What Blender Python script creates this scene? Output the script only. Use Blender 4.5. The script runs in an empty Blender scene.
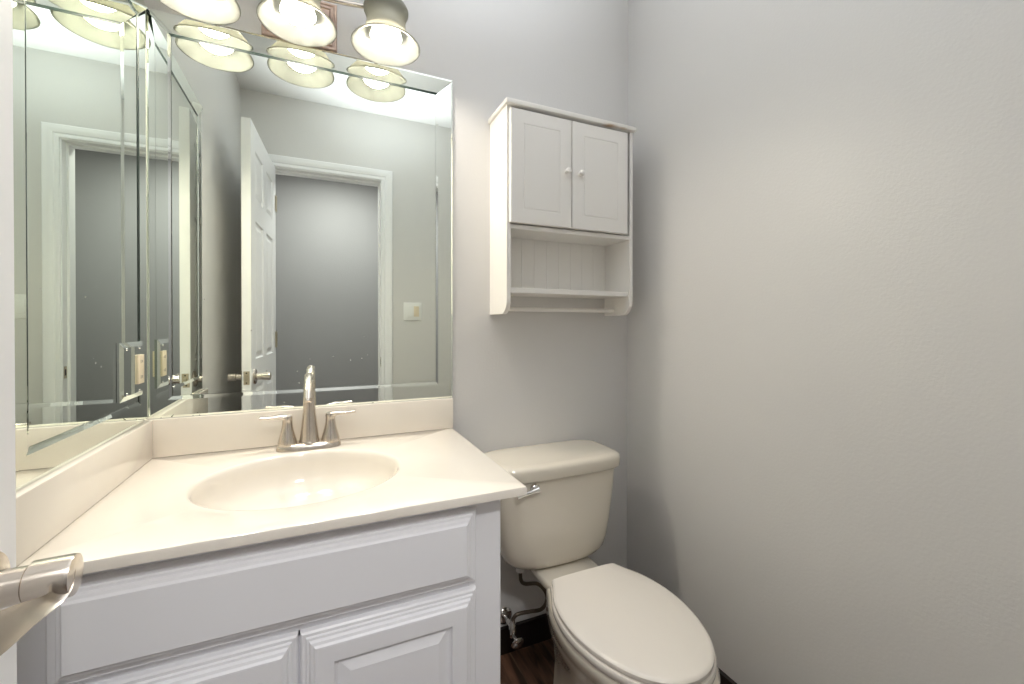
import bpy, bmesh, math, random
from mathutils import Vector, Matrix, Euler
random.seed(7)
S = bpy.context.scene
COL = S.collection
PI = math.pi

# ------------------------------------------------------------------ camera
F_PX, CY = 429.14, 327.06
cam_d = bpy.data.cameras.new('camera')
cam = bpy.data.objects.new('camera', cam_d); COL.objects.link(cam)
cam_d.sensor_fit = 'HORIZONTAL'; cam_d.sensor_width = 36.0
cam_d.lens = F_PX / 1024 * 36.0
cam_d.shift_x = 0.0
cam_d.shift_y = -(342 - CY) / 1024
cam_d.clip_start = 0.01; cam_d.clip_end = 30
yaw, pitch, roll = math.radians(23.989), math.radians(0.375), math.radians(0.055)
fw = Vector((math.sin(yaw)*math.cos(pitch), math.cos(yaw)*math.cos(pitch), -math.sin(pitch)))
rt = Vector((math.cos(yaw), -math.sin(yaw), 0)); up = rt.cross(fw)
r2 = rt*math.cos(roll) + up*math.sin(roll); u2 = up*math.cos(roll) - rt*math.sin(roll)
cam.matrix_world = Matrix(((r2.x, u2.x, -fw.x, .4047), (r2.y, u2.y, -fw.y, -1.3672), (r2.z, u2.z, -fw.z, 1.1373), (0, 0, 0, 1)))
S.camera = cam

# ------------------------------------------------------------------ world, exposure
w = bpy.data.worlds.new('world'); S.world = w; w.use_nodes = True
w.node_tree.nodes['Background'].inputs[0].default_value = (1, 1, 1, 1)
w.node_tree.nodes['Background'].inputs[1].default_value = 0.0
S.view_settings.view_transform = 'Standard'; S.view_settings.look = 'None'
S.view_settings.gamma = 1; S.view_settings.use_curve_mapping = False
S.view_settings.exposure = 0.25
S.cycles.max_bounces = 16; S.cycles.glossy_bounces = 10; S.cycles.diffuse_bounces = 8
BULB_W = 145.0        # emission strength of the three bulbs
# added fill spotlight standing in for a photographer's flash, bounced off the ceiling
fl = bpy.data.lights.new('bounce_fill', 'SPOT'); fl.energy = 98; fl.color = (.88, .94, 1.0)
fl.shadow_soft_size = .04; fl.spot_size = math.radians(96); fl.spot_blend = 1.0
flo = bpy.data.objects.new('bounce_fill', fl); COL.objects.link(flo)
flo.location = (.70, -.92, 1.42); flo.rotation_euler = (Vector((.78, -.76, 2.44)) - Vector((.70, -.92, 1.42))).to_track_quat('-Z', 'Y').to_euler()
# unseen fill light added under the hall ceiling to lift the dark hall
hl = bpy.data.lights.new('hall_fill', 'AREA'); hl.shape = 'DISK'; hl.size = .3; hl.energy = 20; hl.color = (1, .99, .98)
hlo = bpy.data.objects.new('hall_fill', hl); COL.objects.link(hlo); hlo.location = (.55, -2.05, 2.42)

# ------------------------------------------------------------------ materials
def new_mat(name):
    m = bpy.data.materials.new(name); m.use_nodes = True
    nt = m.node_tree; return m, nt, nt.nodes, nt.links, nt.nodes['Principled BSDF']

def mat(name, col, rough=.5, metal=0.0, spec=.5, coat=0.0, bump=None, coat_rough=.05):
    m, nt, N, L, p = new_mat(name)
    p.inputs['Base Color'].default_value = (*col, 1)
    p.inputs['Roughness'].default_value = rough
    p.inputs['Metallic'].default_value = metal
    p.inputs['Specular IOR Level'].default_value = spec
    p.inputs['Coat Weight'].default_value = coat
    p.inputs['Coat Roughness'].default_value = coat_rough
    if bump:
        sc, st, dist = bump
        tc = N.new('ShaderNodeTexCoord'); n = N.new('ShaderNodeTexNoise'); b = N.new('ShaderNodeBump')
        n.inputs['Scale'].default_value = sc; n.inputs['Detail'].default_value = 3
        b.inputs['Strength'].default_value = st; b.inputs['Distance'].default_value = dist
        L.new(tc.outputs['Object'], n.inputs['Vector']); L.new(n.outputs['Fac'], b.inputs['Height'])
        L.new(b.outputs['Normal'], p.inputs['Normal'])
    return m

M = {}
M['wall'] = mat('wall_paint', (.665, .655, .640), .38, spec=.5, bump=(150, .22, .0020))
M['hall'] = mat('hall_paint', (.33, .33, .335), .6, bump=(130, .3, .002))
M['ceiling'] = mat('ceiling_paint', (.80, .79, .79), .9)
M['trim'] = mat('trim_paint', (.88, .88, .89), .35)
M['cab'] = mat('cabinet_paint', (.86, .86, .89), .32)
M['wcab'] = mat('wall_cabinet_paint', (.83, .81, .77), .38)
def worn_top():
    m, nt, N, L, p = new_mat('cabinet_top_paint'); p.inputs['Roughness'].default_value = .38
    tc = N.new('ShaderNodeTexCoord'); n = N.new('ShaderNodeTexNoise'); n.inputs['Scale'].default_value = 16; n.inputs['Detail'].default_value = 3
    mp = N.new('ShaderNodeMapping'); mp.inputs['Scale'].default_value = (.35, 1, 1); mp.inputs['Location'].default_value = (.3, 0, 0)
    r = N.new('ShaderNodeValToRGB'); r.color_ramp.elements[0].position = .60; r.color_ramp.elements[0].color = (.83, .81, .77, 1)
    r.color_ramp.elements[1].position = .68; r.color_ramp.elements[1].color = (.50, .36, .24, 1)
    L.new(tc.outputs['Object'], mp.inputs[0]); L.new(mp.outputs[0], n.inputs['Vector']); L.new(n.outputs['Fac'], r.inputs[0]); L.new(r.outputs[0], p.inputs['Base Color'])
    return m
M['worn'] = worn_top()
M['dark'] = mat('dark_gap', (.02, .018, .016), .6)
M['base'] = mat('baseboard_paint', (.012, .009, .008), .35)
M['toilet'] = mat('bone_vitreous_china', (.69, .64, .545), .12, coat=.6)
M['seat'] = mat('seat_plastic', (.78, .735, .67), .22, coat=.3)
M['chrome'] = mat('chrome', (.80, .79, .77), .10, 1.0)
M['hose'] = mat('braided_hose', (.16, .13, .10), .35, .7)
M['white_plastic'] = mat('white_plastic', (.82, .82, .80), .3)
M['almond_plastic'] = mat('almond_plastic', (.78, .68, .50), .3)
M['glass_edge'] = mat('mirror_glass_edge', (.012, .022, .018), .35, spec=.4)
M['latch'] = mat('latch_brass', (.55, .50, .40), .3, 1.0)

M['nickel'] = mat('brushed_nickel', (.66, .60, .53), .25, 1.0)

def marble():
    m, nt, N, L, p = new_mat('cultured_marble')
    p.inputs['Roughness'].default_value = .13; p.inputs['Coat Weight'].default_value = .4
    tc = N.new('ShaderNodeTexCoord'); n = N.new('ShaderNodeTexNoise'); r = N.new('ShaderNodeValToRGB')
    n.inputs['Scale'].default_value = 5; n.inputs['Detail'].default_value = 6; n.inputs['Distortion'].default_value = 1.2
    r.color_ramp.elements[0].position = .3; r.color_ramp.elements[0].color = (.78, .725, .645, 1)
    r.color_ramp.elements[1].position = .7; r.color_ramp.elements[1].color = (.80, .75, .672, 1)
    L.new(tc.outputs['Object'], n.inputs['Vector']); L.new(n.outputs['Fac'], r.inputs[0]); L.new(r.outputs[0], p.inputs['Base Color'])
    return m
M['marble'] = marble()

def mirror_mat(name, edge_z=None):
    m, nt, N, L, p = new_mat(name)
    p.inputs['Base Color'].default_value = (.865, .905, .835, 1); p.inputs['Metallic'].default_value = 1
    p.inputs['Roughness'].default_value = 0.0
    tc = N.new('ShaderNodeTexCoord')
    # small white specks of dried water
    v = N.new('ShaderNodeTexVoronoi'); v.inputs['Scale'].default_value = 42
    lt = N.new('ShaderNodeMath'); lt.operation = 'LESS_THAN'; lt.inputs[1].default_value = .075
    n = N.new('ShaderNodeTexNoise'); n.inputs['Scale'].default_value = 7
    gt = N.new('ShaderNodeMath'); gt.operation = 'GREATER_THAN'; gt.inputs[1].default_value = .56
    sp = N.new('ShaderNodeSeparateXYZ')
    lz = N.new('ShaderNodeMath'); lz.operation = 'LESS_THAN'; lz.inputs[1].default_value = 1.22
    m1 = N.new('ShaderNodeMath'); m1.operation = 'MULTIPLY'; m2 = N.new('ShaderNodeMath'); m2.operation = 'MULTIPLY'
    for a in (v, n): L.new(tc.outputs['Object'], a.inputs['Vector'])
    L.new(tc.outputs['Object'], sp.inputs[0]); L.new(sp.outputs['Z'], lz.inputs[0])
    L.new(v.outputs['Distance'], lt.inputs[0]); L.new(n.outputs['Fac'], gt.inputs[0])
    L.new(lt.outputs[0], m1.inputs[0]); L.new(gt.outputs[0], m1.inputs[1]); L.new(m1.outputs[0], m2.inputs[0]); L.new(lz.outputs[0], m2.inputs[1])
    d = N.new('ShaderNodeBsdfDiffuse'); d.inputs[0].default_value = (.85, .85, .8, 1)
    mx = N.new('ShaderNodeMixShader'); sc = N.new('ShaderNodeMath'); sc.operation = 'MULTIPLY'; sc.inputs[1].default_value = .6
    out = N['Material Output']
    L.new(m2.outputs[0], sc.inputs[0]); L.new(sc.outputs[0], mx.inputs[0]); L.new(p.outputs[0], mx.inputs[1]); L.new(d.outputs[0], mx.inputs[2])
    last = mx
    if edge_z is not None:   # desilvered black blotches creeping in from the bottom edge
        n2 = N.new('ShaderNodeTexNoise'); n2.inputs['Scale'].default_value = 55; n2.inputs['Detail'].default_value = 4
        mr = N.new('ShaderNodeMapRange'); mr.inputs['From Min'].default_value = edge_z; mr.inputs['From Max'].default_value = edge_z + .022
        mr.inputs['To Min'].default_value = .36; mr.inputs['To Max'].default_value = .12
        c = N.new('ShaderNodeMath'); c.operation = 'LESS_THAN'
        L.new(tc.outputs['Object'], n2.inputs['Vector']); L.new(sp.outputs['Z'], mr.inputs['Value'])
        L.new(n2.outputs['Fac'], c.inputs[0]); L.new(mr.outputs[0], c.inputs[1])
        dk = N.new('ShaderNodeBsdfPrincipled'); dk.inputs['Base Color'].default_value = (.04, .035, .02, 1); dk.inputs['Roughness'].default_value = .1
        mx2 = N.new('ShaderNodeMixShader')
        L.new(c.outputs[0], mx2.inputs[0]); L.new(last.outputs[0], mx2.inputs[1]); L.new(dk.outputs[0], mx2.inputs[2]); last = mx2
    L.new(last.outputs[0], out.inputs['Surface'])
    return m
M['mirror'] = mirror_mat('mirror_silver')
M['mirror_worn'] = mirror_mat('mirror_silver_worn_edge', .897)

def shade_mat():
    m, nt, N, L, p = new_mat('alabaster_glass')
    N.remove(p)
    tc = N.new('ShaderNodeTexCoord'); n = N.new('ShaderNodeTexNoise'); n.inputs['Scale'].default_value = 14; n.inputs['Detail'].default_value = 4
    n.inputs['Distortion'].default_value = 1.5
    r = N.new('ShaderNodeValToRGB')
    r.color_ramp.elements[0].position = .35; r.color_ramp.elements[0].color = (.13, .135, .125, 1)
    r.color_ramp.elements[1].position = .65; r.color_ramp.elements[1].color = (.19, .20, .185, 1)
    L.new(tc.outputs['Object'], n.inputs['Vector']); L.new(n.outputs['Fac'], r.inputs[0])
    d = N.new('ShaderNodeBsdfDiffuse'); t = N.new('ShaderNodeBsdfTranslucent'); g = N.new('ShaderNodeBsdfGlossy')
    g.inputs['Roughness'].default_value = .15; g.inputs['Color'].default_value = (1, 1, 1, 1)
    L.new(r.outputs[0], d.inputs[0]); t.inputs[0].default_value = (.70, .69, .61, 1)
    a = N.new('ShaderNodeMixShader'); a.inputs[0].default_value = .5
    b = N.new('ShaderNodeMixShader'); b.inputs[0].default_value = .05
    L.new(d.outputs[0], a.inputs[1]); L.new(t.outputs[0], a.inputs[2]); L.new(a.outputs[0], b.inputs[1]); L.new(g.outputs[0], b.inputs[2])
    L.new(b.outputs[0], N['Material Output'].inputs['Surface'])
    return m
M['shade'] = shade_mat()

def emit(name, col, s):
    m, nt, N, L, p = new_mat(name)
    p.inputs['Base Color'].default_value = (.9, .9, .9, 1)
    p.inputs['Emission Color'].default_value = (*col, 1); p.inputs['Emission Strength'].default_value = s
    return m
M['bulb'] = emit('lit_bulb', (1, .91, .79), BULB_W)
M['bulb_body'] = emit('frosted_bulb_body', (1, .95, .86), 3.0)

def wood_floor():
    m, nt, N, L, p = new_mat('dark_plank_floor')
    tc = N.new('ShaderNodeTexCoord'); mp = N.new('ShaderNodeMapping'); mp.inputs['Rotation'].default_value = (0, 0, PI/2)
    br = N.new('ShaderNodeTexBrick'); br.inputs['Scale'].default_value = 1
    br.inputs['Brick Width'].default_value = .9; br.inputs['Row Height'].default_value = .125; br.inputs['Mortar Size'].default_value = .0022
    br.inputs['Color1'].default_value = (.075, .042, .028, 1); br.inputs['Color2'].default_value = (.17, .10, .068, 1); br.inputs['Mortar'].default_value = (.16, .12, .085, 1)
    n = N.new('ShaderNodeTexNoise'); mp2 = N.new('ShaderNodeMapping'); mp2.inputs['Scale'].default_value = (30, 4, 1)
    n.inputs['Scale'].default_value = 1.5; n.inputs['Detail'].default_value = 7; n.inputs['Distortion'].default_value = .8
    r = N.new('ShaderNodeValToRGB'); r.color_ramp.elements[0].position = .35; r.color_ramp.elements[0].color = (.25, .22, .2, 1)
    r.color_ramp.elements[1].position = .7; r.color_ramp.elements[1].color = (1.6, 1.4, 1.25, 1)
    mx = N.new('ShaderNodeMix'); mx.data_type = 'RGBA'; mx.blend_type = 'MULTIPLY'; mx.inputs[0].default_value = 1
    L.new(tc.outputs['Object'], mp.inputs[0]); L.new(mp.outputs[0], br.inputs['Vector'])
    L.new(tc.outputs['Object'], mp2.inputs[0]); L.new(mp2.outputs[0], n.inputs['Vector']); L.new(n.outputs['Fac'], r.inputs[0])
    L.new(br.outputs['Color'], mx.inputs[6]); L.new(r.outputs[0], mx.inputs[7]); L.new(mx.outputs[2], p.inputs['Base Color'])
    p.inputs['Roughness'].default_value = .32
    return m
M['floor'] = wood_floor()

def bronze():
    m, nt, N, L, p = new_mat('aged_copper_plate')
    tc = N.new('ShaderNodeTexCoord'); n = N.new('ShaderNodeTexNoise'); n.inputs['Scale'].default_value = 45; n.inputs['Detail'].default_value = 5
    r = N.new('ShaderNodeValToRGB'); r.color_ramp.elements[0].color = (.33, .22, .17, 1); r.color_ramp.elements[1].color = (.62, .50, .42, 1)
    L.new(tc.outputs['Object'], n.inputs['Vector']); L.new(n.outputs['Fac'], r.inputs[0]); L.new(r.outputs[0], p.inputs['Base Color'])
    p.inputs['Metallic'].default_value = .6; p.inputs['Roughness'].default_value = .38
    return m
M['bronze'] = bronze()

# ------------------------------------------------------------------ mesh helpers
class MB:
    def __init__(s): s.v = []; s.f = []; s.mi = []
    def add(s, vs, fs, mi=0):
        o = len(s.v); s.v += [tuple(v) for v in vs]; s.f += [tuple(i+o for i in f) for f in fs]; s.mi += [mi]*len(fs)
    def box(s, x0, x1, y0, y1, z0, z1, mi=0, bev=0.0, seg=2):
        bm = bmesh.new(); bmesh.ops.create_cube(bm, size=1)
        for v in bm.verts:
            v.co = Vector(((x0+x1)/2 + v.co.x*(x1-x0), (y0+y1)/2 + v.co.y*(y1-y0), (z0+z1)/2 + v.co.z*(z1-z0)))
        if bev: bmesh.ops.bevel(bm, geom=bm.edges[:], offset=bev, segments=seg, affect='EDGES', profile=.5)
        s.bm(bm, mi)
    def bm(s, bm, mi=0, mtx=None):
        if mtx is not None: bm.transform(mtx)
        bm.verts.index_update()
        s.add([v.co[:] for v in bm.verts], [[v.index for v in f.verts] for f in bm.faces], mi); bm.free()
    def loft(s, rings, mi=0, cap0=True, cap1=True, closed=True):
        n = len(rings[0]); vs = [p for r in rings for p in r]; fs = []
        for i in range(len(rings)-1):
            for k in range(n if closed else n-1):
                a = i*n+k; b = i*n+(k+1) % n
                fs.append((a, b, b+n, a+n))
        if cap0: fs.append(tuple(reversed(range(n))))
        if cap1: fs.append(tuple(range((len(rings)-1)*n, len(rings)*n)))
        s.add(vs, fs, mi)
    def lathe(s, prof, c=(0, 0, 0), axis='z', n=32, mi=0, cap0=True, cap1=True, mtx=None):
        rings = []
        for r, h in prof:
            ring = []
            for k in range(n):
                a = 2*PI*k/n; x, y = r*math.cos(a), r*math.sin(a)
                p = {'z': (x, y, h), 'x': (h, x, y), 'y': (y, h, x)}[axis]
                p = Vector(p)
                if mtx is not None: p = mtx @ p
                ring.append((p.x+c[0], p.y+c[1], p.z+c[2]))
            rings.append(ring)
        s.loft(rings, mi, cap0, cap1)
    def tube(s, pts, rad, n=14, mi=0, flat=None, upv=(0, 0, 1), cap=True):
        """sweep an ellipse along pts; rad: number or list of (a, b): a across, b along the up vector"""
        P = [Vector(p) for p in pts]; rings = []
        for i, p in enumerate(P):
            t = (P[min(i+1, len(P)-1)] - P[max(i-1, 0)]).normalized()
            u = Vector(upv); sd = t.cross(u)
            if sd.length < 1e-4: sd = t.cross(Vector((0, 1, 0)))
            sd.normalize(); uu = sd.cross(t).normalized()
            r = rad[i] if isinstance(rad, (list, tuple)) else rad
            a, b = r if isinstance(r, (list, tuple)) else (r, r)
            rings.append([tuple(p + sd*(a*math.cos(2*PI*k/n)) + uu*(b*math.sin(2*PI*k/n))) for k in range(n)])
        s.loft(rings, mi, cap, cap)
    def build(s, name, m, parent=None, angle=35, smooth=True):
        me = bpy.data.meshes.new(name); me.from_pydata(s.v, [], s.f)
        for mm in (m if isinstance(m, (list, tuple)) else [m]): me.materials.append(mm)
        me.polygons.foreach_set('material_index', s.mi)
        bm = bmesh.new(); bm.from_mesh(me); bmesh.ops.recalc_face_normals(bm, faces=bm.faces[:]); bm.to_mesh(me); bm.free()
        if smooth:
            me.shade_smooth(); me.set_sharp_from_angle(angle=math.radians(angle))
        me.update()
        o = bpy.data.objects.new(name, me); COL.objects.link(o)
        if parent: put(o, parent)
        return o

ROOT = {}
def world_loc(o):
    p = Vector((0, 0, 0))
    while o: p += Vector(o.location); o = o.parent
    return p
def put(o, parent):
    """parent o, whose mesh is written in world coordinates, keeping it where it is"""
    o.parent = parent
    o.location = Vector(o.location) - world_loc(parent)
def empty(name, loc, label=None, cat=None, group=None, kind=None):
    o = bpy.data.objects.new(name, None); COL.objects.link(o); o.location = loc; o.empty_display_size = .05
    return tag(o, label, cat, group, kind)
def tag(o, label=None, cat=None, group=None, kind=None):
    if label: o['label'] = label
    if cat: o['category'] = cat
    if group: o['group'] = group
    if kind: o['kind'] = kind
    return o
def struct(o): return tag(o, kind='structure')

def catmull(pts, n=8):
    P = [Vector(p) for p in pts]; P = [2*P[0]-P[1]] + P + [2*P[-1]-P[-2]]; out = []
    for i in range(1, len(P)-2):
        for k in range(n):
            t = k/n
            out.append(.5*((2*P[i]) + (-P[i-1]+P[i+1])*t + (2*P[i-1]-5*P[i]+4*P[i+1]-P[i+2])*t*t + (-P[i-1]+3*P[i]-3*P[i+1]+P[i+2])*t**3))
    out.append(P[-2]); return out
def lerp_list(vals, n=8):
    out = []
    for i in range(len(vals)-1):
        for k in range(n):
            t = k/n
            out.append(tuple(a+(b-a)*t for a, b in zip(vals[i], vals[i+1])))
    out.append(tuple(vals[-1])); return out
def superellipse(cx, cy, z, a, b, e=4.0, n=48, front_bow=0.0):
    ring = []
    for k in range(n):
        t = 2*PI*k/n; c, s_ = math.cos(t), math.sin(t)
        x = math.copysign(abs(c)**(2/e), c)*a; y = math.copysign(abs(s_)**(2/e), s_)*b
        if y < 0: y -= front_bow*(1-(x/a)**2)*(-y/b)
        ring.append((cx+x, cy+y, z))
    return ring

# ------------------------------------------------------------------ room shell
W, H, FY, T = 1.5136, 2.44, -1.426, .12
DX0, DX1, DZ = .150, .748, 2.028         # door opening
HY = -2.75                                # far wall of the hall
HX0, HX1 = -1.2, 2.6
def slab(name, boxes, m, parent=None):
    b = MB()
    for q in boxes: b.box(*q)
    o = b.build(name, m, parent, smooth=False); return o
struct(slab('wall_back', [(-T, W+T, 0, T, 0, H)], M['wall']))
struct(slab('wall_left', [(-T, 0, FY, 0, 0, H)], M['wall']))
struct(slab('wall_right', [(W, W+T, FY, 0, 0, H)], M['wall']))
struct(slab('wall_front', [(HX0, DX0-.016, FY-T, FY, 0, H), (DX1+.016, HX1, FY-T, FY, 0, H), (DX0-.016, DX1+.016, FY-T, FY, DZ+.016, H)], M['wall']))
struct(slab('floor', [(HX0-T, HX1+T, HY-T, T, -.1, 0)], M['floor']))
struct(slab('ceiling', [(HX0-T, HX1+T, HY-T, T, H, H+.1)], M['ceiling']))
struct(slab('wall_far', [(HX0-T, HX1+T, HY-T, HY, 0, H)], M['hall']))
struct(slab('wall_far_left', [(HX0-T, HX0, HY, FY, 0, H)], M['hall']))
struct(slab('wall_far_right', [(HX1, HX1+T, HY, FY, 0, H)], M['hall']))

# door jamb and moulded casing
b = MB()
b.box(DX0-.016, DX0, FY-T-.002, FY+.002, 0, DZ+.016); b.box(DX1, DX1+.016, FY-T-.002, FY+.002, 0, DZ+.016)
b.box(DX0, DX1, FY-T-.002, FY+.002, DZ, DZ+.016)
b.box(DX1-.010, DX1, FY-.075, FY-.042, 0, DZ-.010); b.box(DX0, DX0+.010, FY-.075, FY-.042, 0, DZ-.010); b.box(DX0, DX1, FY-.075, FY-.042, DZ-.010, DZ)
struct(b.build('trim_1', M['trim'], smooth=False))
def casing(yface, sgn):
    """mitred casing swept round three sides of the opening, profile (outward, proud)"""
    prof = [(0, 0), (0, .009), (.004, .011), (.012, .011), (.014, .008), (.020, .008), (.024, .012), (.040, .0165), (.046, .018), (.058, .018), (.062, .015), (.062, 0)]
    b = MB(); rev = .005
    rings = []
    for (px, pz, ox, oz) in ((DX0-rev, 0, -1, 0), (DX0-rev, DZ+rev, -1, 1), (DX1+rev, DZ+rev, 1, 1), (DX1+rev, 0, 1, 0)):
        rings.append([(px+ox*d, yface+sgn*h, pz+oz*d) for d, h in prof])
    b.loft(rings)
    return b
struct(casing(FY, 1).build('trim_2', M['trim'], angle=20))
struct(casing(FY-T, -1).build('trim_3', M['trim'], angle=20))
b = MB()   # strike plate in the right jamb
b.box(DX1-.0012, DX1, FY-.034, FY-.006, .87, .93, 0, .0004, 1); b.box(DX1-.0016, DX1-.0010, FY-.026, FY-.014, .885, .915, 1)
strike = b.build('strike_plate', [M['latch'], M['dark']])
tag(strike, 'small metal strike plate let into the white door jamb, seen reflected in the mirrors', 'strike plate')

# baseboards
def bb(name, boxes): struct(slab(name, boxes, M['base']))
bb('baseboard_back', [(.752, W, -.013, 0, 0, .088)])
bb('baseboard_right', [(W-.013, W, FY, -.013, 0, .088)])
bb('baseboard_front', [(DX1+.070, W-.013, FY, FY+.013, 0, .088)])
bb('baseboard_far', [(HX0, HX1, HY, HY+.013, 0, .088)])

# ------------------------------------------------------------------ moulded / raised panels
def ring_panel(b, x0, x1, z0, z1, yf, prof, back, mi=0):
    """panel in the xz plane facing -y; prof: list of (inset, forward); back: y of its back"""
    rings = [[(x0, back, z0), (x1, back, z0), (x1, back, z1), (x0, back, z1)]]
    for d, f in prof:
        rings.append([(x0+d, yf-f, z0+d), (x1-d, yf-f, z0+d), (x1-d, yf-f, z1-d), (x0+d, yf-f, z1-d)])
    b.loft(rings, mi)

# ------------------------------------------------------------------ entry door (opened against the left wall)
door = struct(empty('door_1', (.170, -1.420, 0)))
door.rotation_euler = (0, 0, 0)
L_ = .636; TH = .035
ang = math.atan2(.636, -.040)       # leaf direction seen from the hinge
# leaf built lying along +x from the hinge, face +y = the side towards the room (then turned)
b = MB()
def leaf_face(b, yf, sgn):
    st = .095; rails = [(0, .24), (.86, .98), (1.60, 1.70), (1.915, 2.012)]
    xs = [(st, L_/2-.045), (L_/2+.045, L_-st)]
    # solid frame: stiles, mullion, rails
    return
zs = [0.008, .24, .86, .98, 1.60, 1.70, 1.915, 2.020]
xs = [0, .095, L_/2-.043, L_/2+.043, L_-.095, L_]
hd = TH/2
for i in range(5):
    for j in range(7):
        x0, x1, z0, z1 = xs[i], xs[i+1], zs[j], zs[j+1]
        panel = i in (1, 3) and j in (1, 3, 5)
        for sg in (1, -1):
            if not panel:
                b.add([(x0, sg*hd, z0), (x1, sg*hd, z0), (x1, sg*hd, z1), (x0, sg*hd, z1)], [(0, 1, 2, 3)])
            else:
                rings = [[(x0+d, sg*(hd-f), z0+d), (x1-d, sg*(hd-f), z0+d), (x1-d, sg*(hd-f), z1-d), (x0+d, sg*(hd-f), z1-d)] for d, f in ((0, 0), (.006, .006), (.016, .007), (.034, .001), (.036, .001))]
                b.loft(rings, 0, False, True)
b.add([(0, -hd, zs[0]), (L_, -hd, zs[0]), (L_, hd, zs[0]), (0, hd, zs[0])], [(0, 1, 2, 3)])
b.add([(0, -hd, zs[-1]), (L_, -hd, zs[-1]), (L_, hd, zs[-1]), (0, hd, zs[-1])], [(0, 1, 2, 3)])
b.add([(0, -hd, zs[0]), (0, hd, zs[0]), (0, hd, zs[-1]), (0, -hd, zs[-1])], [(0, 1, 2, 3)])
b.add([(L_, -hd, zs[0]), (L_, hd, zs[0]), (L_, hd, zs[-1]), (L_, -hd, zs[-1])], [(0, 1, 2, 3)])
bm = bmesh.new(); 
dm = bpy.data.meshes.new('leaf'); dm.from_pydata(b.v, [], b.f); bm.from_mesh(dm); bmesh.ops.remove_doubles(bm, verts=bm.verts[:], dist=1e-5)
bmesh.ops.recalc_face_normals(bm, faces=bm.faces[:]); bm.to_mesh(dm); bm.free(); dm.materials.append(M['trim'])
leaf = bpy.data.objects.new('door_leaf', dm); COL.objects.link(leaf); leaf.parent = door
leaf.location = (-hd, 0, 0); leaf.rotation_euler = (0, 0, ang)
# local frame of leaf: +x to free edge, -y (after turn ~ +x world) is the room face
def leaf_part(b, name, m, parent=leaf, angle=35):
    o = b.build(name, m, None, angle=angle); o.parent = parent; return o
HXL, HZ = L_-.060, .905
b = MB(); b.box(L_-.0008, L_+.0012, -.0115, .0115, HZ-.029, HZ+.029, 0, .0006, 1); b.box(L_+.001, L_+.009, -.006, .006, HZ-.011, HZ+.011, 0, .002, 2)
b.lathe([(.003, 0), (.003, .0009)], (L_+.0012, 0, HZ+.021), 'x', 12, 1); b.lathe([(.003, 0), (.003, .0009)], (L_+.0012, 0, HZ-.021), 'x', 12, 1)
leaf_part(b, 'latch_plate', [M['latch'], M['dark']])

def lever(sg, name):
    """sg=-1 room side, +1 wall side"""
    y0 = sg*hd
    b = MB()
    b.lathe([(.034, 0), (.034, sg*.004), (.031, sg*.008), (.020, sg*.010), (.017, sg*.012)], (HXL, y0, HZ), 'y', 40)
    ros = leaf_part(b, 'door_handle', M['nickel'])
    b = MB()
    b.lathe([(.0155, sg*.010), (.0155, sg*.031), (.0148, sg*.0315), (.0148, sg*.0328), (.0175, sg*.0332)], (HXL, y0, HZ), 'y', 40)
    leaf_part(b, 'collar', M['nickel'], ros)
    # lever: a tube cut open on its hinge side whose skin runs on as a wide sweeping blade
    b = MB(); n = 40; R_ = .0185; th = .0022
    # barrel
    ye = sg*.076
    rings_o = []
    b.lathe([(R_, sg*.0335), (R_, sg*.052)], (HXL, y0, HZ), 'y', n, 0, True, True)
    b.lathe([(R_, sg*.052), (R_, sg*.060), (R_*.97, sg*.0625), (R_*.6, sg*.064)], (HXL, y0, HZ), 'y', n, 0, False, True)
    # scoop: a sheet that wraps the end of the barrel and sweeps back towards the hinges
    A_ = [(.1930, -.840, .9225), (.1965, -.8425, .917), (.1985, -.846, .909), (.1990, -.852, .899), (.197, -.860, .893), (.1935, -.876, .8915), (.191, -.895, .892), (.188, -.925, .892), (.182, -.950, .895), (.175, -.968, .905)]
    B_ = [(.1880, -.841, .9230), (.1885, -.8435, .9175), (.1895, -.847, .910), (.1895, -.852, .904), (.187, -.862, .902), (.183, -.878, .907), (.179, -.905, .916), (.174, -.936, .922), (.171, -.955, .920), (.169, -.968, .912)]
    A_, B_ = catmull(A_, 6), catmull(B_, 6)
    iw_ = (Matrix.Translation(door.location) @ Matrix.Translation(leaf.location) @ Matrix.Rotation(ang, 4, 'Z')).inverted()
    rings = []
    for pa, pb in zip(A_, B_):
        la, lb = iw_ @ pa, iw_ @ pb
        la.z += HZ-.905; lb.z += HZ-.905
        mid_ = (la+lb)/2 + Vector((0, .0025, -.002))
        row = []
        for q in range(9):
            t_ = q/8; row.append(la*(1-t_)**2 + mid_*2*t_*(1-t_) + lb*t_*t_)
        back = [p_ + Vector((0, .0022, -.0006)) for p_ in row[::-1]]
        rings.append([(p_.x, p_.y*(-sg), p_.z) for p_ in row + back])
    b.loft(rings)
    leaf_part(b, 'lever', M['nickel'], ros, 50)
lever(-1, 'room'); lever(1, 'wall')
for z in (.25, 1.05, 1.82):
    b = MB(); b.lathe([(.0045, z-.045), (.0045, z+.045)], (-.003, -hd-.003, 0), 'z', 12); b.box(0, .028, -hd-.001, -hd, z-.044, z+.044)
    leaf_part(b, 'hinge', M['latch'])

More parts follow.
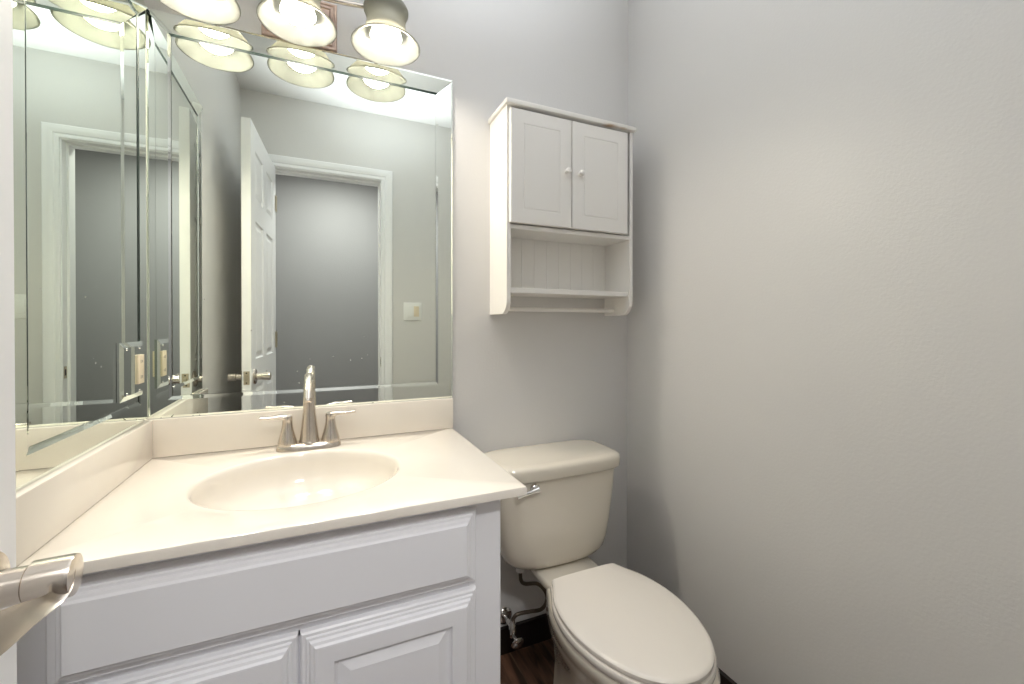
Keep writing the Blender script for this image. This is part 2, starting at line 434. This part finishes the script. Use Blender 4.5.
# ------------------------------------------------------------------ mirrors
MX, MT, MBZ, IW = .797, 1.928, .8975, .055
def mirror(name, mapf, Lw, label, loc, worn, dark_side):
    """mapf(u, h, z): u along the wall, h off the wall"""
    root = empty(name, loc, label, 'mirror')
    g = .001
    def panel(u0, u1, z0, z1, h):
        b = MB()
        b.loft([[mapf(u, hh, z) for u, z in ((u0, z0), (u1, z0), (u1, z1), (u0, z1))] for hh in (g, h)])
        return b
    b = panel(IW+.0005, Lw-IW-.0005, MBZ+IW+.0005, MT-IW-.0005, .005)
    put_(b.build('mirror_glass', M['mirror'], None, smooth=False), root)
    C4 = [(0, MBZ, 1, 1), (Lw, MBZ, -1, 1), (Lw, MT, -1, -1), (0, MT, 1, -1)]
    for k in range(4):
        a, c = C4[k], C4[(k+1) % 4]
        # side strips lie flat, the bottom one has a steep inner bevel, the top one leans towards the glass
        prof = {0: [(0, g), (0, .0055), (.005, .0070), (.045, .0072), (.0535, .0052), (IW, .0050), (IW, g)],
                1: [(0, g), (0, .0055), (.005, .0070), (.048, .0072), (.0535, .0060), (IW, .0058), (IW, g)],
                2: [(0, g), (0, .0105), (.006, .0125), (.0485, .0065), (.0500, .0060), (IW, .0054), (IW, g)]}[min(k, 2) if k != 3 else 1]
        b = MB()
        rings = [[mapf(p[0]+p[2]*d, h, p[1]+p[3]*d) for d, h in prof] for p in (a, c)]
        n = len(prof)
        vs = rings[0]+rings[1]
        for i in range(n):
            j = (i+1) % n
            is_edge = (i in (3, 4, n-2) and (k == 2 or k == dark_side)) or (i == 0 and k == 3 and dark_side is None)
            b.add([vs[i], vs[j], vs[n+j], vs[n+i]], [(0, 1, 2, 3)], 1 if is_edge else 0)
        b.add(rings[0], [tuple(range(n))], 1); b.add(rings[1], [tuple(range(n))], 1)
        bmx = MB(); bmx.v, bmx.f, bmx.mi = b.v, b.f, b.mi
        o = bmx.build('frame_strip', [M['mirror_worn'] if (k == 0 and worn) else M['mirror'], M['glass_edge']], None, smooth=False)
        bm2 = bmesh.new(); bm2.from_mesh(o.data); bmesh.ops.remove_doubles(bm2, verts=bm2.verts[:], dist=1e-6); bmesh.ops.recalc_face_normals(bm2, faces=bm2.faces[:]); bm2.to_mesh(o.data); bm2.free()
        put_(o, root)
    return root
def put_(o, root): put(o, root)
mirror('wall_mirror', lambda u, h, z: (u+.0005, -h, z), MX, 'large wall mirror with a silvery border behind the faucet, below the lamps', (.4, 0, MBZ), True, None)
LM = mirror('wall_mirror', lambda u, h, z: (h, -.0125-u, z), .532, 'narrower bevelled mirror on the left wall, meeting the larger mirror in the corner', (0, -.26, MBZ), False, 3)
LM['label'] = 'narrow side mirror with a silvery border on the left, holding the power outlet'

# outlet with mirrored plate on the left mirror
ol = empty('power_outlet', (.0115, -.124, 1.03), 'almond power outlet with shiny silver cover on the narrow side mirror', 'outlet')
b = MB()
y0, y1, z0, z1 = -.187, -.058, .967, 1.096
hb = .0055
b.loft([[(h, y0+d, z0+d), (h, y1-d, z0+d), (h, y1-d, z1-d), (h, y0+d, z1-d)] for h, d in ((hb, 0), (hb+.0045, 0), (hb+.0085, .011), (hb+.0086, .0111))])
b.build('cover_plate', M['mirror'], ol, smooth=False)
b = MB(); b.box(hb+.0085, hb+.0125, -.104, -.070, 1.031-.034, 1.031+.034, 0, .0012, 2)
for dz in (.018, -.018):
    b.box(hb+.0124, hb+.0127, -.0925, -.0905, 1.031+dz-.004, 1.031+dz+.004, 1); b.box(hb+.0124, hb+.0127, -.0835, -.0815, 1.031+dz-.003, 1.031+dz+.003, 1)
b.build('socket', [M['almond_plastic'], M['dark']], ol)
for yy in (-.087, -.158):
    for zz in (.981, 1.081):
        b = MB(); b.lathe([(.003, hb+.008), (.003, hb+.0098), (.0015, hb+.0104)], (0, yy, zz), 'x', 14)
        b.build('screw', M['chrome'], ol)

# light switch on the front wall
sw = empty('light_switch', (.943, FY, 1.219), 'double light switch, one white and one almond rocker, beside the door trim', 'light switch')
b = MB(); b.box(.943-.058, .943+.058, FY, FY+.006, 1.219-.057, 1.219+.057, 0, .0025, 2)
for xx in (.92, .966):
    for zz in (1.171, 1.267): b.lathe([(.0025, FY+.005), (.0025, FY+.0066)], (xx, 0, zz), 'y', 10)
b.build('cover_plate', M['white_plastic'], sw)
for xx, mm, lb in ((.920, 'white_plastic', None), (.966, 'almond_plastic', 'almond rocker')):
    b = MB(); b.box(xx-.0165, xx+.0165, FY+.0055, FY+.0095, 1.219-.033, 1.219+.033, 0, .0012, 2)
    o = b.build('rocker', M[mm], sw)
    if lb: o['label'] = lb

# ------------------------------------------------------------------ vanity light
vl = empty('vanity_light', (.353, 0, 1.998), 'three-lamp vanity light with lit frosted bell shades and square copper plate', 'light fixture')
b = MB()
px0, px1, pz0, pz1 = .257, .449, 1.931, 2.067
b.loft([[(px0+d, -f, pz0+d), (px1-d, -f, pz0+d), (px1-d, -f, pz1-d), (px0+d, -f, pz1-d)] for d, f in ((0, .001), (0, .010), (.003, .013), (.007, .013), (.009, .010), (.012, .010), (.014, .014), (.018, .014), (.021, .011), (.0215, .011))])
b.build('back_plate', M['bronze'], vl, smooth=False)
LX = (.131, .352, .573); LYc = -.120; RZ = 1.915
b = MB()
b.tube([(.352, -.008, 2.035), (.352, -.06, 2.040)], .009); b.tube([(LX[0], -.06, 2.058), (LX[0]+.1, -.06, 2.046), (.352, -.06, 2.040), (LX[2]-.1, -.06, 2.046), (LX[2], -.06, 2.058)], .0065)
for x in LX:
    b.tube(catmull([(x, -.06, 2.058), (x, -.085, 2.075), (x, -.110, 2.078), (x, LYc, 2.062)], 5), .0065)
b.build('arm', M['nickel'], vl)
for x in LX:
    b = MB()
    z = RZ
    prof = [(.0925, z+.002), (.0935, z), (.0915, z-.001), (.088, z+.004), (.079, z+.014), (.067, z+.026), (.058, z+.040), (.053, z+.056), (.052, z+.070), (.0555, z+.084), (.060, z+.094), (.0605, z+.102), (.056, z+.110), (.044, z+.116), (.032, z+.119)]
    th = .004
    inner = [(max(r-th, .001), h-(.003 if i > 9 else 0)) for i, (r, h) in enumerate(prof)][::-1]
    b.lathe(prof + inner[:-2], (x, LYc, 0), 'z', 56, 0, False, False)
    shd = b.build('lamp_shade', M['shade'], vl, angle=60)
    b = MB(); b.lathe([(.034, z+.119), (.034, z+.122), (.026, z+.126), (.020, z+.140), (.012, z+.147), (.005, z+.150)], (x, LYc, 0), 'z', 28)
    b.lathe([(.016, z+.090), (.016, z+.119)], (x, LYc, 0), 'z', 20)
    b.build('socket', M['nickel'], vl)
    b = MB(); zc = z+.026
    b.lathe([(.0425, zc), (.0425, zc+.004), (.036, zc+.026), (.024, zc+.046), (.016, zc+.060), (.014, zc+.070)], (x, LYc, 0), 'z', 28)
    bb_ = b.build('bulb', M['bulb_body'], vl, angle=60)
    b = MB(); b.lathe([(.002, zc-.0210), (.010, zc-.0202), (.020, zc-.0172), (.029, zc-.0125), (.036, zc-.0070), (.0405, zc-.0020), (.0415, zc-.0001)], (x, LYc, 0), 'z', 28)
    b.build('bulb_dome', M['bulb'], bb_, angle=60)

# ------------------------------------------------------------------ vanity cabinet
VX0, VX1, VZ, VY = .003, .750, .7815, -.530
vc = empty('vanity_cabinet', (.375, -.27, 0), 'white painted vanity cabinet with raised-panel doors under the cream sink top', 'cabinet')
b = MB()
b.box(VX0, VX0+.016, VY+.019, -.015, .09, VZ); b.box(VX1-.016, VX1, VY+.019, -.015, 0, VZ)
b.box(VX0+.016, VX1-.016, VY+.019, -.015, .09, .106); b.box(VX0+.016, VX1-.016, -.021, -.015, .106, VZ)
b.box(VX0, VX1-.016, VY+.07, VY+.085, 0, .09)
# face frame
b.box(VX0, .060, VY, VY+.019, .09, VZ, 0, .001, 1); b.box(.680, VX1, VY, VY+.019, .09, VZ, 0, .001, 1)
b.box(.060, .680, VY, VY+.019, .735, VZ); b.box(.060, .680, VY, VY+.019, .590, .630); b.box(.060, .680, VY, VY+.019, .09, .125); b.box(.350, .390, VY, VY+.019, .125, .600)
b.box(VX1-.006, VX1+.003, VY+.004, VY+.019, .002, VZ, 0, .001, 1)      # scribe bead at the side
b.build('body', M['cab'], vc, smooth=False)
OG = [(0, .002), (.001, .009), (.004, .012), (.009, .012), (.0105, .0155), (.0145, .016), (.017, .0205), (.0215, .022), (.0245, .0255), (.0255, .0258)]
b = MB(); ring_panel(b, .043, .694, .6125, .7625, VY, OG, VY-.0005)
b.build('drawer_front', M['cab'], vc, smooth=False)
DP = OG[:-1] + [(.027, .0258), (.055, .0258), (.0565, .0190), (.061, .0165), (.063, .0165), (.081, .0235), (.0815, .0238)]
for x0, x1 in ((.043, .3678), (.3702, .694)):
    b = MB(); ring_panel(b, x0, x1, .112, .600, VY, DP, VY-.0005)
    b.build('door', M['cab'], vc, smooth=False)

# ------------------------------------------------------------------ vanity top with moulded basin
CT, CW, CD = .800, .7963, .5655
vt = empty('sink_countertop', (.40, -.28, .782), 'glossy cream sink countertop with moulded oval basin and splashbacks', 'countertop')
BX, BY, BA, BB = .368, -.295, .210, .182
N_ = 96
def rect_pt(t, x0, x1, y0, y1):
    c, s_ = math.cos(t), math.sin(t)
    k = 1e9
    if c > 1e-9: k = min(k, (x1-BX)/c)
    if c < -1e-9: k = min(k, (x0-BX)/c)
    if s_ > 1e-9: k = min(k, (y1-BY)/s_)
    if s_ < -1e-9: k = min(k, (y0-BY)/s_)
    return (BX+k*c, BY+k*s_)
angs = sorted([2*PI*k/N_ for k in range(N_)] + [math.atan2(yy-BY, xx-BX) % (2*PI) for xx in (.0015, CW) for yy in (-.0015, -CD)])
rx0, rx1, ry0, ry1 = .0015, CW, -CD, -.0015
def rr(e, z): return [(*rect_pt(t, rx0+e, rx1-e, ry0+e, ry1-e), z) for t in angs]
def er(a, bb_, z, dy=0): return [(BX+a*math.cos(t), BY+dy+bb_*math.sin(t), z) for t in angs]
b = MB()
rings = [rr(0, .782), rr(0, CT-.005), rr(.0015, CT-.0015), rr(.005, CT), er(BA+.006, BB+.006, CT)]
rings += [er(BA+.001, BB+.001, CT-.0012), er(BA-.0015, BB-.0015, CT-.004), er(BA-.005, BB-.005, CT-.009)]
for k in range(1, 12):
    q = k/11
    s_ = (1-q**2.4)
    rings.append(er(.024+(BA-.03)*s_, .024+(BB-.03)*s_, CT-.010-.115*math.sin(q*PI/2)**1.0 if False else CT-.010-.115*(1-(1-q)**1.7), -.0))
b.loft(rings, 0, False, False)
b.loft([rr(0, .782), er(BA+.004, BB+.004, .782)], 0, False, False)
b.build('basin_top', M['marble'], vt, angle=40)
b = MB(); b.box(.0015, CW, -.020, -.0015, CT, CT+.097, 0, .003, 2); b.build('backsplash', M['marble'], vt)
b = MB(); b.box(.0015, .020, -CD, -.0205, CT, CT+.097, 0, .003, 2); b.build('side_splash', M['marble'], vt)
b = MB(); zd = CT-.125
b.lathe([(.023, zd-.004), (.023, zd+.002), (.020, zd+.003), (.0185, zd+.0005), (.016, zd+.0005), (.016, zd+.004), (.012, zd+.0075), (.003, zd+.0085)], (BX, BY, 0), 'z', 32)
b.build('drain', M['nickel'], vt)

# ------------------------------------------------------------------ faucet
fx, fyc = .375, -.075
fc = empty('faucet', (fx, fyc, CT), 'brushed nickel two-handle faucet standing behind the basin', 'faucet')
b = MB()
def stad(z, a, bb_, n=48): return superellipse(fx, fyc, z, a, bb_, 2.7, n)
b.loft([stad(CT+.0004, .080, .029), stad(CT+.010, .079, .028), stad(CT+.014, .076, .0255), stad(CT+.017, .072, .022), stad(CT+.018, .068, .019)])
b.build('base_plate', M['nickel'], fc)
b = MB()
sp = catmull([(fx, fyc, CT+.016), (fx, fyc, CT+.050), (fx, fyc, CT+.10), (fx, fyc-.002, CT+.15), (fx, fyc-.012, CT+.182), (fx, fyc-.038, CT+.199), (fx, fyc-.072, CT+.192), (fx, fyc-.098, CT+.172), (fx, fyc-.114, CT+.150)], 6)
sr = lerp_list([(.0255, .0250), (.0215, .021), (.0160, .0155), (.0145, .0135), (.0125, .0115), (.0112, .0098), (.0105, .0090), (.0100, .0085), (.0100, .0085)], 6)
b.tube(sp, sr, 28, upv=(0, -1, 0.001)); b.lathe([(.0255, CT+.016), (.0255, CT+.020), (.024, CT+.022)], (fx, fyc, 0), 'z', 28)
b.build('spout', M['nickel'], fc, angle=50)
b = MB(); b.tube([(fx, fyc-.112, CT+.153), (fx, fyc-.117, CT+.145)], .0078, 20, upv=(0, -1, 0)); b.build('aerator', M['nickel'], fc)
b = MB(); b.lathe([(.0025, CT+.015), (.0025, CT+.075), (.006, CT+.078), (.006, CT+.088), (.003, CT+.091)], (fx, fyc+.034, 0), 'z', 14); b.build('lift_rod', M['nickel'], fc)
for sg in (-1, 1):
    hx = fx + sg*.053
    b = MB()
    b.lathe([(.0235, CT+.014), (.0235, CT+.022), (.0205, CT+.034), (.0160, CT+.050), (.0130, CT+.066), (.0122, CT+.080), (.0130, CT+.085), (.0115, CT+.091), (.004, CT+.094)], (hx, fyc, 0), 'z', 28)
    pts = catmull([(hx-sg*.004, fyc, CT+.085), (hx+sg*.018, fyc-.004, CT+.090), (hx+sg*.040, fyc-.008, CT+.0905), (hx+sg*.064, fyc-.012, CT+.093)], 5)
    b.tube(pts, lerp_list([(.011, .009), (.0095, .0065), (.008, .0045), (.0085, .0038)], 5), 18)
    b.build('handle', M['nickel'], fc, angle=50)

# ------------------------------------------------------------------ wall cabinet
wc = empty('wall_cabinet', (1.17, 0, 1.17), 'white two-door wall cabinet with open shelf and towel bar above the toilet', 'cabinet')
wx0, wx1, wd, wz0, wz1 = .930, 1.417, .146, 1.170, 1.816
b = MB()
def side_panel(b, x0, x1):
    prof = [(0, wz0)]; r = .045
    for k in range(9):
        a = PI/2*k/8; prof.append((-(wd-r) - r*math.sin(a), wz0 + r - r*math.cos(a)))
    prof += [(-wd, wz1), (0, wz1)]
    prof = [(min(y, -.0005), z) for y, z in prof]
    b.loft([[(x, y, z) for y, z in prof] for x in (x0, x1)])
side_panel(b, wx0, wx0+.014); b.build('side_panel', M['wcab'], wc, smooth=False)
b = MB(); side_panel(b, wx1-.014, wx1); b.build('side_panel', M['wcab'], wc, smooth=False)
b = MB(); b.box(wx0-.008, wx1+.004, -wd-.016, -.0005, wz1, wz1+.016, 0, .004, 2)
b.build('top_board', M['worn'], wc)
# beadboard back
b = MB(); xi0, xi1 = wx0+.0142, wx1-.0142
xsb = []; x = xi0
prof = []
while x < xi1-.001:
    x2 = min(x+.050, xi1)
    prof += [(x, -.0062), (x+.0015, -.0075), (x2-.0015, -.0075), (x2, -.0062)]; x = x2
b.loft([[(px, py, z) for px, py in prof] + [(xi1, -.001, z), (xi0, -.001, z)] for z in (1.235, wz1-.001)])
b.build('back_panel', M['wcab'], wc, smooth=False)
b = MB(); b.box(xi0, xi1, -wd+.002, -.008, 1.436, 1.450, 0, .001, 1); b.build('shelf', M['wcab'], wc)
b = MB(); b.box(xi0, xi1, -wd+.006, -.008, 1.236, 1.252, 0, .001, 1); b.build('shelf', M['wcab'], wc)
b = MB(); b.tube([(xi0, -.055, 1.188), (xi1, -.055, 1.188)], .0075, 18); b.build('towel_bar', M['wcab'], wc)
dz0, dz1, dy = 1.4525, 1.806, -wd-.0012
mid = 1.1575
WP = [(0, .0015), (.001, .011), (.0025, .0125), (.0430, .0125), (.0440, .0112), (.0475, .0112), (.0485, .0125), (.050, .0125)]
for x0, x1, kx in ((wx0+.0075, mid-.0012, 1.1355), (mid+.0012, wx1-.031, 1.187)):
    b = MB(); ring_panel(b, x0, x1, dz0, dz1, dy+.0012, WP, dy)
    d_ = b.build('door', M['wcab'], wc, smooth=False)
    b = MB(); yk = dy-.012
    b.lathe([(.0050, yk+.001), (.0045, yk-.006), (.0080, yk-.010), (.0098, yk-.015), (.0085, yk-.019), (.003, yk-.0205)], (kx, 0, 1.633), 'y', 22)
    b.build('knob', M['wcab'], d_, angle=60)

# ------------------------------------------------------------------ toilet
TX = 1.103
tl = empty('toilet', (TX, -.38, 0), 'bone-coloured two-piece toilet with closed lid beside the vanity', 'toilet')
KC = 1.102
b = MB()
rings = []
for z, a, bb_, yc, e in ((.376, .118, .070, -.110, 3.0), (.3785, .142, .080, -.111, 3.2), (.388, .164, .090, -.113, 3.5), (.405, .178, .095, -.114, 4.0), (.440, .188, .098, -.114, 4.4), (.50, .196, .100, -.114, 4.8), (.58, .206, .1015, -.115, 5), (.668, .215, .1025, -.116, 5)):
    rings.append(superellipse(KC, yc, z, a, bb_, e, 64, .006))
b.loft(rings); b.build('tank', M['toilet'], tl, angle=60)
b = MB()
rings = []
for z, g in ((.664, -.004), (.667, .003), (.672, .006), (.698, .007), (.707, .004), (.712, -.004), (.7145, -.018)):
    rings.append(superellipse(KC, -.1185, z, .219+g, .1065+g*.95, 5.5, 64, .008))
b.loft(rings); b.build('tank_lid', M['toilet'], tl, angle=60)
b = MB()
hx, hy, hz = .990, -.2215, .645
b.lathe([(.0155, hy+.003), (.0155, hy-.004), (.012, hy-.008), (.0085, hy-.010), (.0085, hy-.015)], (hx, 0, hz), 'y', 24)
b.tube(catmull([(hx+.004, hy-.016, hz+.001), (hx-.018, hy-.018, hz-.002), (hx-.045, hy-.019, hz-.006), (hx-.066, hy-.018, hz-.010)], 5), lerp_list([(.010, .010), (.006, .0065), (.0055, .006), (.0065, .0075)], 5), 16)
b.build('flush_lever', M['chrome'], tl, angle=60)

lidpts = [(-.317, .108), (-.34, .118), (-.39, .143), (-.43, .155), (-.475, .1615), (-.52, .161), (-.56, .155), (-.60, .144), (-.64, .127), (-.675, .105), (-.70, .080), (-.718, .052), (-.727, .026), (-.7305, 0)]
LP = catmull([(y, w_, 0) for y, w_ in lidpts], 4)
def egg(z, off=0.0, back=None, yo=0):
    """closed outline; off grows it outwards"""
    right = [(p.y, p.x) for p in LP]     # (halfwidth, y)
    pts = [(w_, y) for w_, y in right]
    full = [(w_, y) for w_, y in pts] + [(-w_, y) for w_, y in pts[::-1][1:]]
    n = len(full); out = []
    for i in range(n):
        a = Vector(full[max(i-1, 0)]); c = Vector(full[min(i+1, n-1)]); t = (c-a).normalized()
        nn = Vector((t.y, -t.x)); nn = -nn
        p = Vector(full[i]) + nn*off
        out.append([TX+p.x, p.y+yo, z])
    bk = -.317 if back is None else back
    out[0][1] = bk; out[-1][1] = bk
    m_ = 6
    for k in range(1, m_):
        t = k/m_; out.append([out[n-1][0]+(out[0][0]-out[n-1][0])*t, bk, z])
    return [tuple(p) for p in out]
import itertools
_t = egg(0, .01); ext = max(p[0] for p in _t)-TX; SG = 1 if ext > .165 else -1
b = MB()
b.loft([egg(.4055, SG*-.003), egg(.408, SG*0), egg(.4155, SG*0), egg(.419, SG*-.003), egg(.4205, SG*-.009), egg(.4225, SG*-.040)])
b.build('seat_lid', M['seat'], tl, angle=40)
b = MB()
b.loft([egg(.386, SG*.002), egg(.388, SG*.004), egg(.399, SG*.005), egg(.403, SG*.003), egg(.4045, SG*-.002)])
b.build('seat', M['seat'], tl, angle=40)
for sx in (-.07, .07):
    b = MB(); b.tube([(TX+sx-.02, -.305, .400), (TX+sx+.02, -.305, .400)], .010, 16); b.box(TX+sx-.014, TX+sx+.014, -.317, -.293, .374, .395, 0, .003, 2)
    b.build('seat_hinge', M['seat'], tl)
# bowl: stacked egg sections shrinking to the foot
def sect(z, a, yb, yf, e=2.3, n=64, squ=0):
    ring = []
    yc = (yb+yf)/2
    for k in range(n):
        t = 2*PI*k/n; c, s_ = math.cos(t), math.sin(t)
        x = math.copysign(abs(c)**(2/e), c)*a; y = math.copysign(abs(s_)**(2/e), s_)
        yy = yc + y*(yb-yf)/2
        wf = 1.0
        ring.append((TX+x*wf, yy, z))
    return ring
b = MB()
EGG = [(p.y, p.x) for p in LP]
def esect(z, sx, yb, yf):
    pts = [(w_*sx, yb + (-.317-y)/.4135*(yf-yb)) for w_, y in EGG]
    ring = [(TX+x, y, z) for x, y in pts] + [(TX-x, y, z) for x, y in pts[::-1][1:]]
    n = len(ring); a0, a1 = ring[0], ring[-1]
    for k in range(1, 8):
        t = k/8; ring.append((a1[0]+(a0[0]-a1[0])*t, yb + .018*math.sin(PI*t)*(1 if z < .3 else 0), z))
    return ring
rings = [esect(.0005, .66, -.235, -.615), esect(.030, .65, -.235, -.612), esect(.050, .55, -.24, -.598), esect(.12, .50, -.24, -.590), esect(.18, .55, -.24, -.605),
         esect(.23, .67, -.24, -.640), esect(.28, .83, -.25, -.690), esect(.32, .93, -.27, -.722), esect(.342, .965, -.28, -.736), esect(.348, 1.0, -.285, -.742), esect(.376, 1.025, -.29, -.747), esect(.384, 1.0, -.295, -.742)]
b.loft(rings)
b.build('bowl', M['toilet'], tl, angle=60)
b = MB()      # rear deck and trapway block the tank sits on
rings = [superellipse(TX+.006, -.185-(.35-z)*.8*(z<.35), z, a-.014, c, 4, 40) for z, a, c in ((.300, .060, .070), (.330, .085, .120), (.345, .104, .143), (.352, .112, .150), (.369, .113, .151), (.3755, .108, .146))]
b.loft(rings); b.build('deck', M['toilet'], tl, angle=60)
for sx in (-1, 1):
    b = MB(); b.lathe([(.019, .0005), (.019, .008), (.016, .020), (.009, .027), (.002, .029)], (TX+sx*.122, -.30, 0), 'z', 20)
    b.build('bolt_cap', M['seat'], tl, angle=60)

# water supply
sv = empty('supply_valve', (.99, -.04, .11), 'small metal shut-off valve with braided hose on the wall under the toilet tank', 'valve')
b = MB(); b.lathe([(.030, -.0005), (.029, -.004), (.020, -.009), (.010, -.011)], (.985, 0, .125), 'y', 28); b.build('wall_flange', M['chrome'], sv, angle=60)
b = MB(); b.tube([(.985, -.009, .125), (.985, -.078, .125)], .0075, 14); b.lathe([(.012, .100), (.012, .140), (.008, .144), (.008, .156)], (.985, -.070, 0), 'z', 18)
b.tube([(.985, -.07, .105), (.988, -.092, .098)], .0065, 12); b.build('valve_body', M['chrome'], sv, angle=60)
b = MB()
mt = Matrix.Rotation(math.radians(15), 3, 'X')
b.lathe([(.006, 0), (.019, -.002), (.022, -.006), (.019, -.010), (.009, -.012), (.004, -.014)], (.990, -.094, .096), 'y', 24, mtx=mt); b.build('valve_handle', M['chrome'], sv, angle=60)
b = MB()
b.tube(catmull([(.985, -.070, .155), (1.000, -.076, .172), (1.045, -.080, .172), (1.085, -.085, .172), (1.103, -.088, .195), (1.100, -.088, .228), (1.070, -.085, .262), (1.020, -.095, .280), (1.001, -.102, .300), (.997, -.104, .335)], 8), .0062, 14)
b.build('hose', M['hose'], sv, angle=60)
b = MB(); b.lathe([(.013, .332), (.013, .362), (.011, .374)], (.997, -.104, 0), 'z', 16); b.build('coupling_nut', M['white_plastic'], sv)
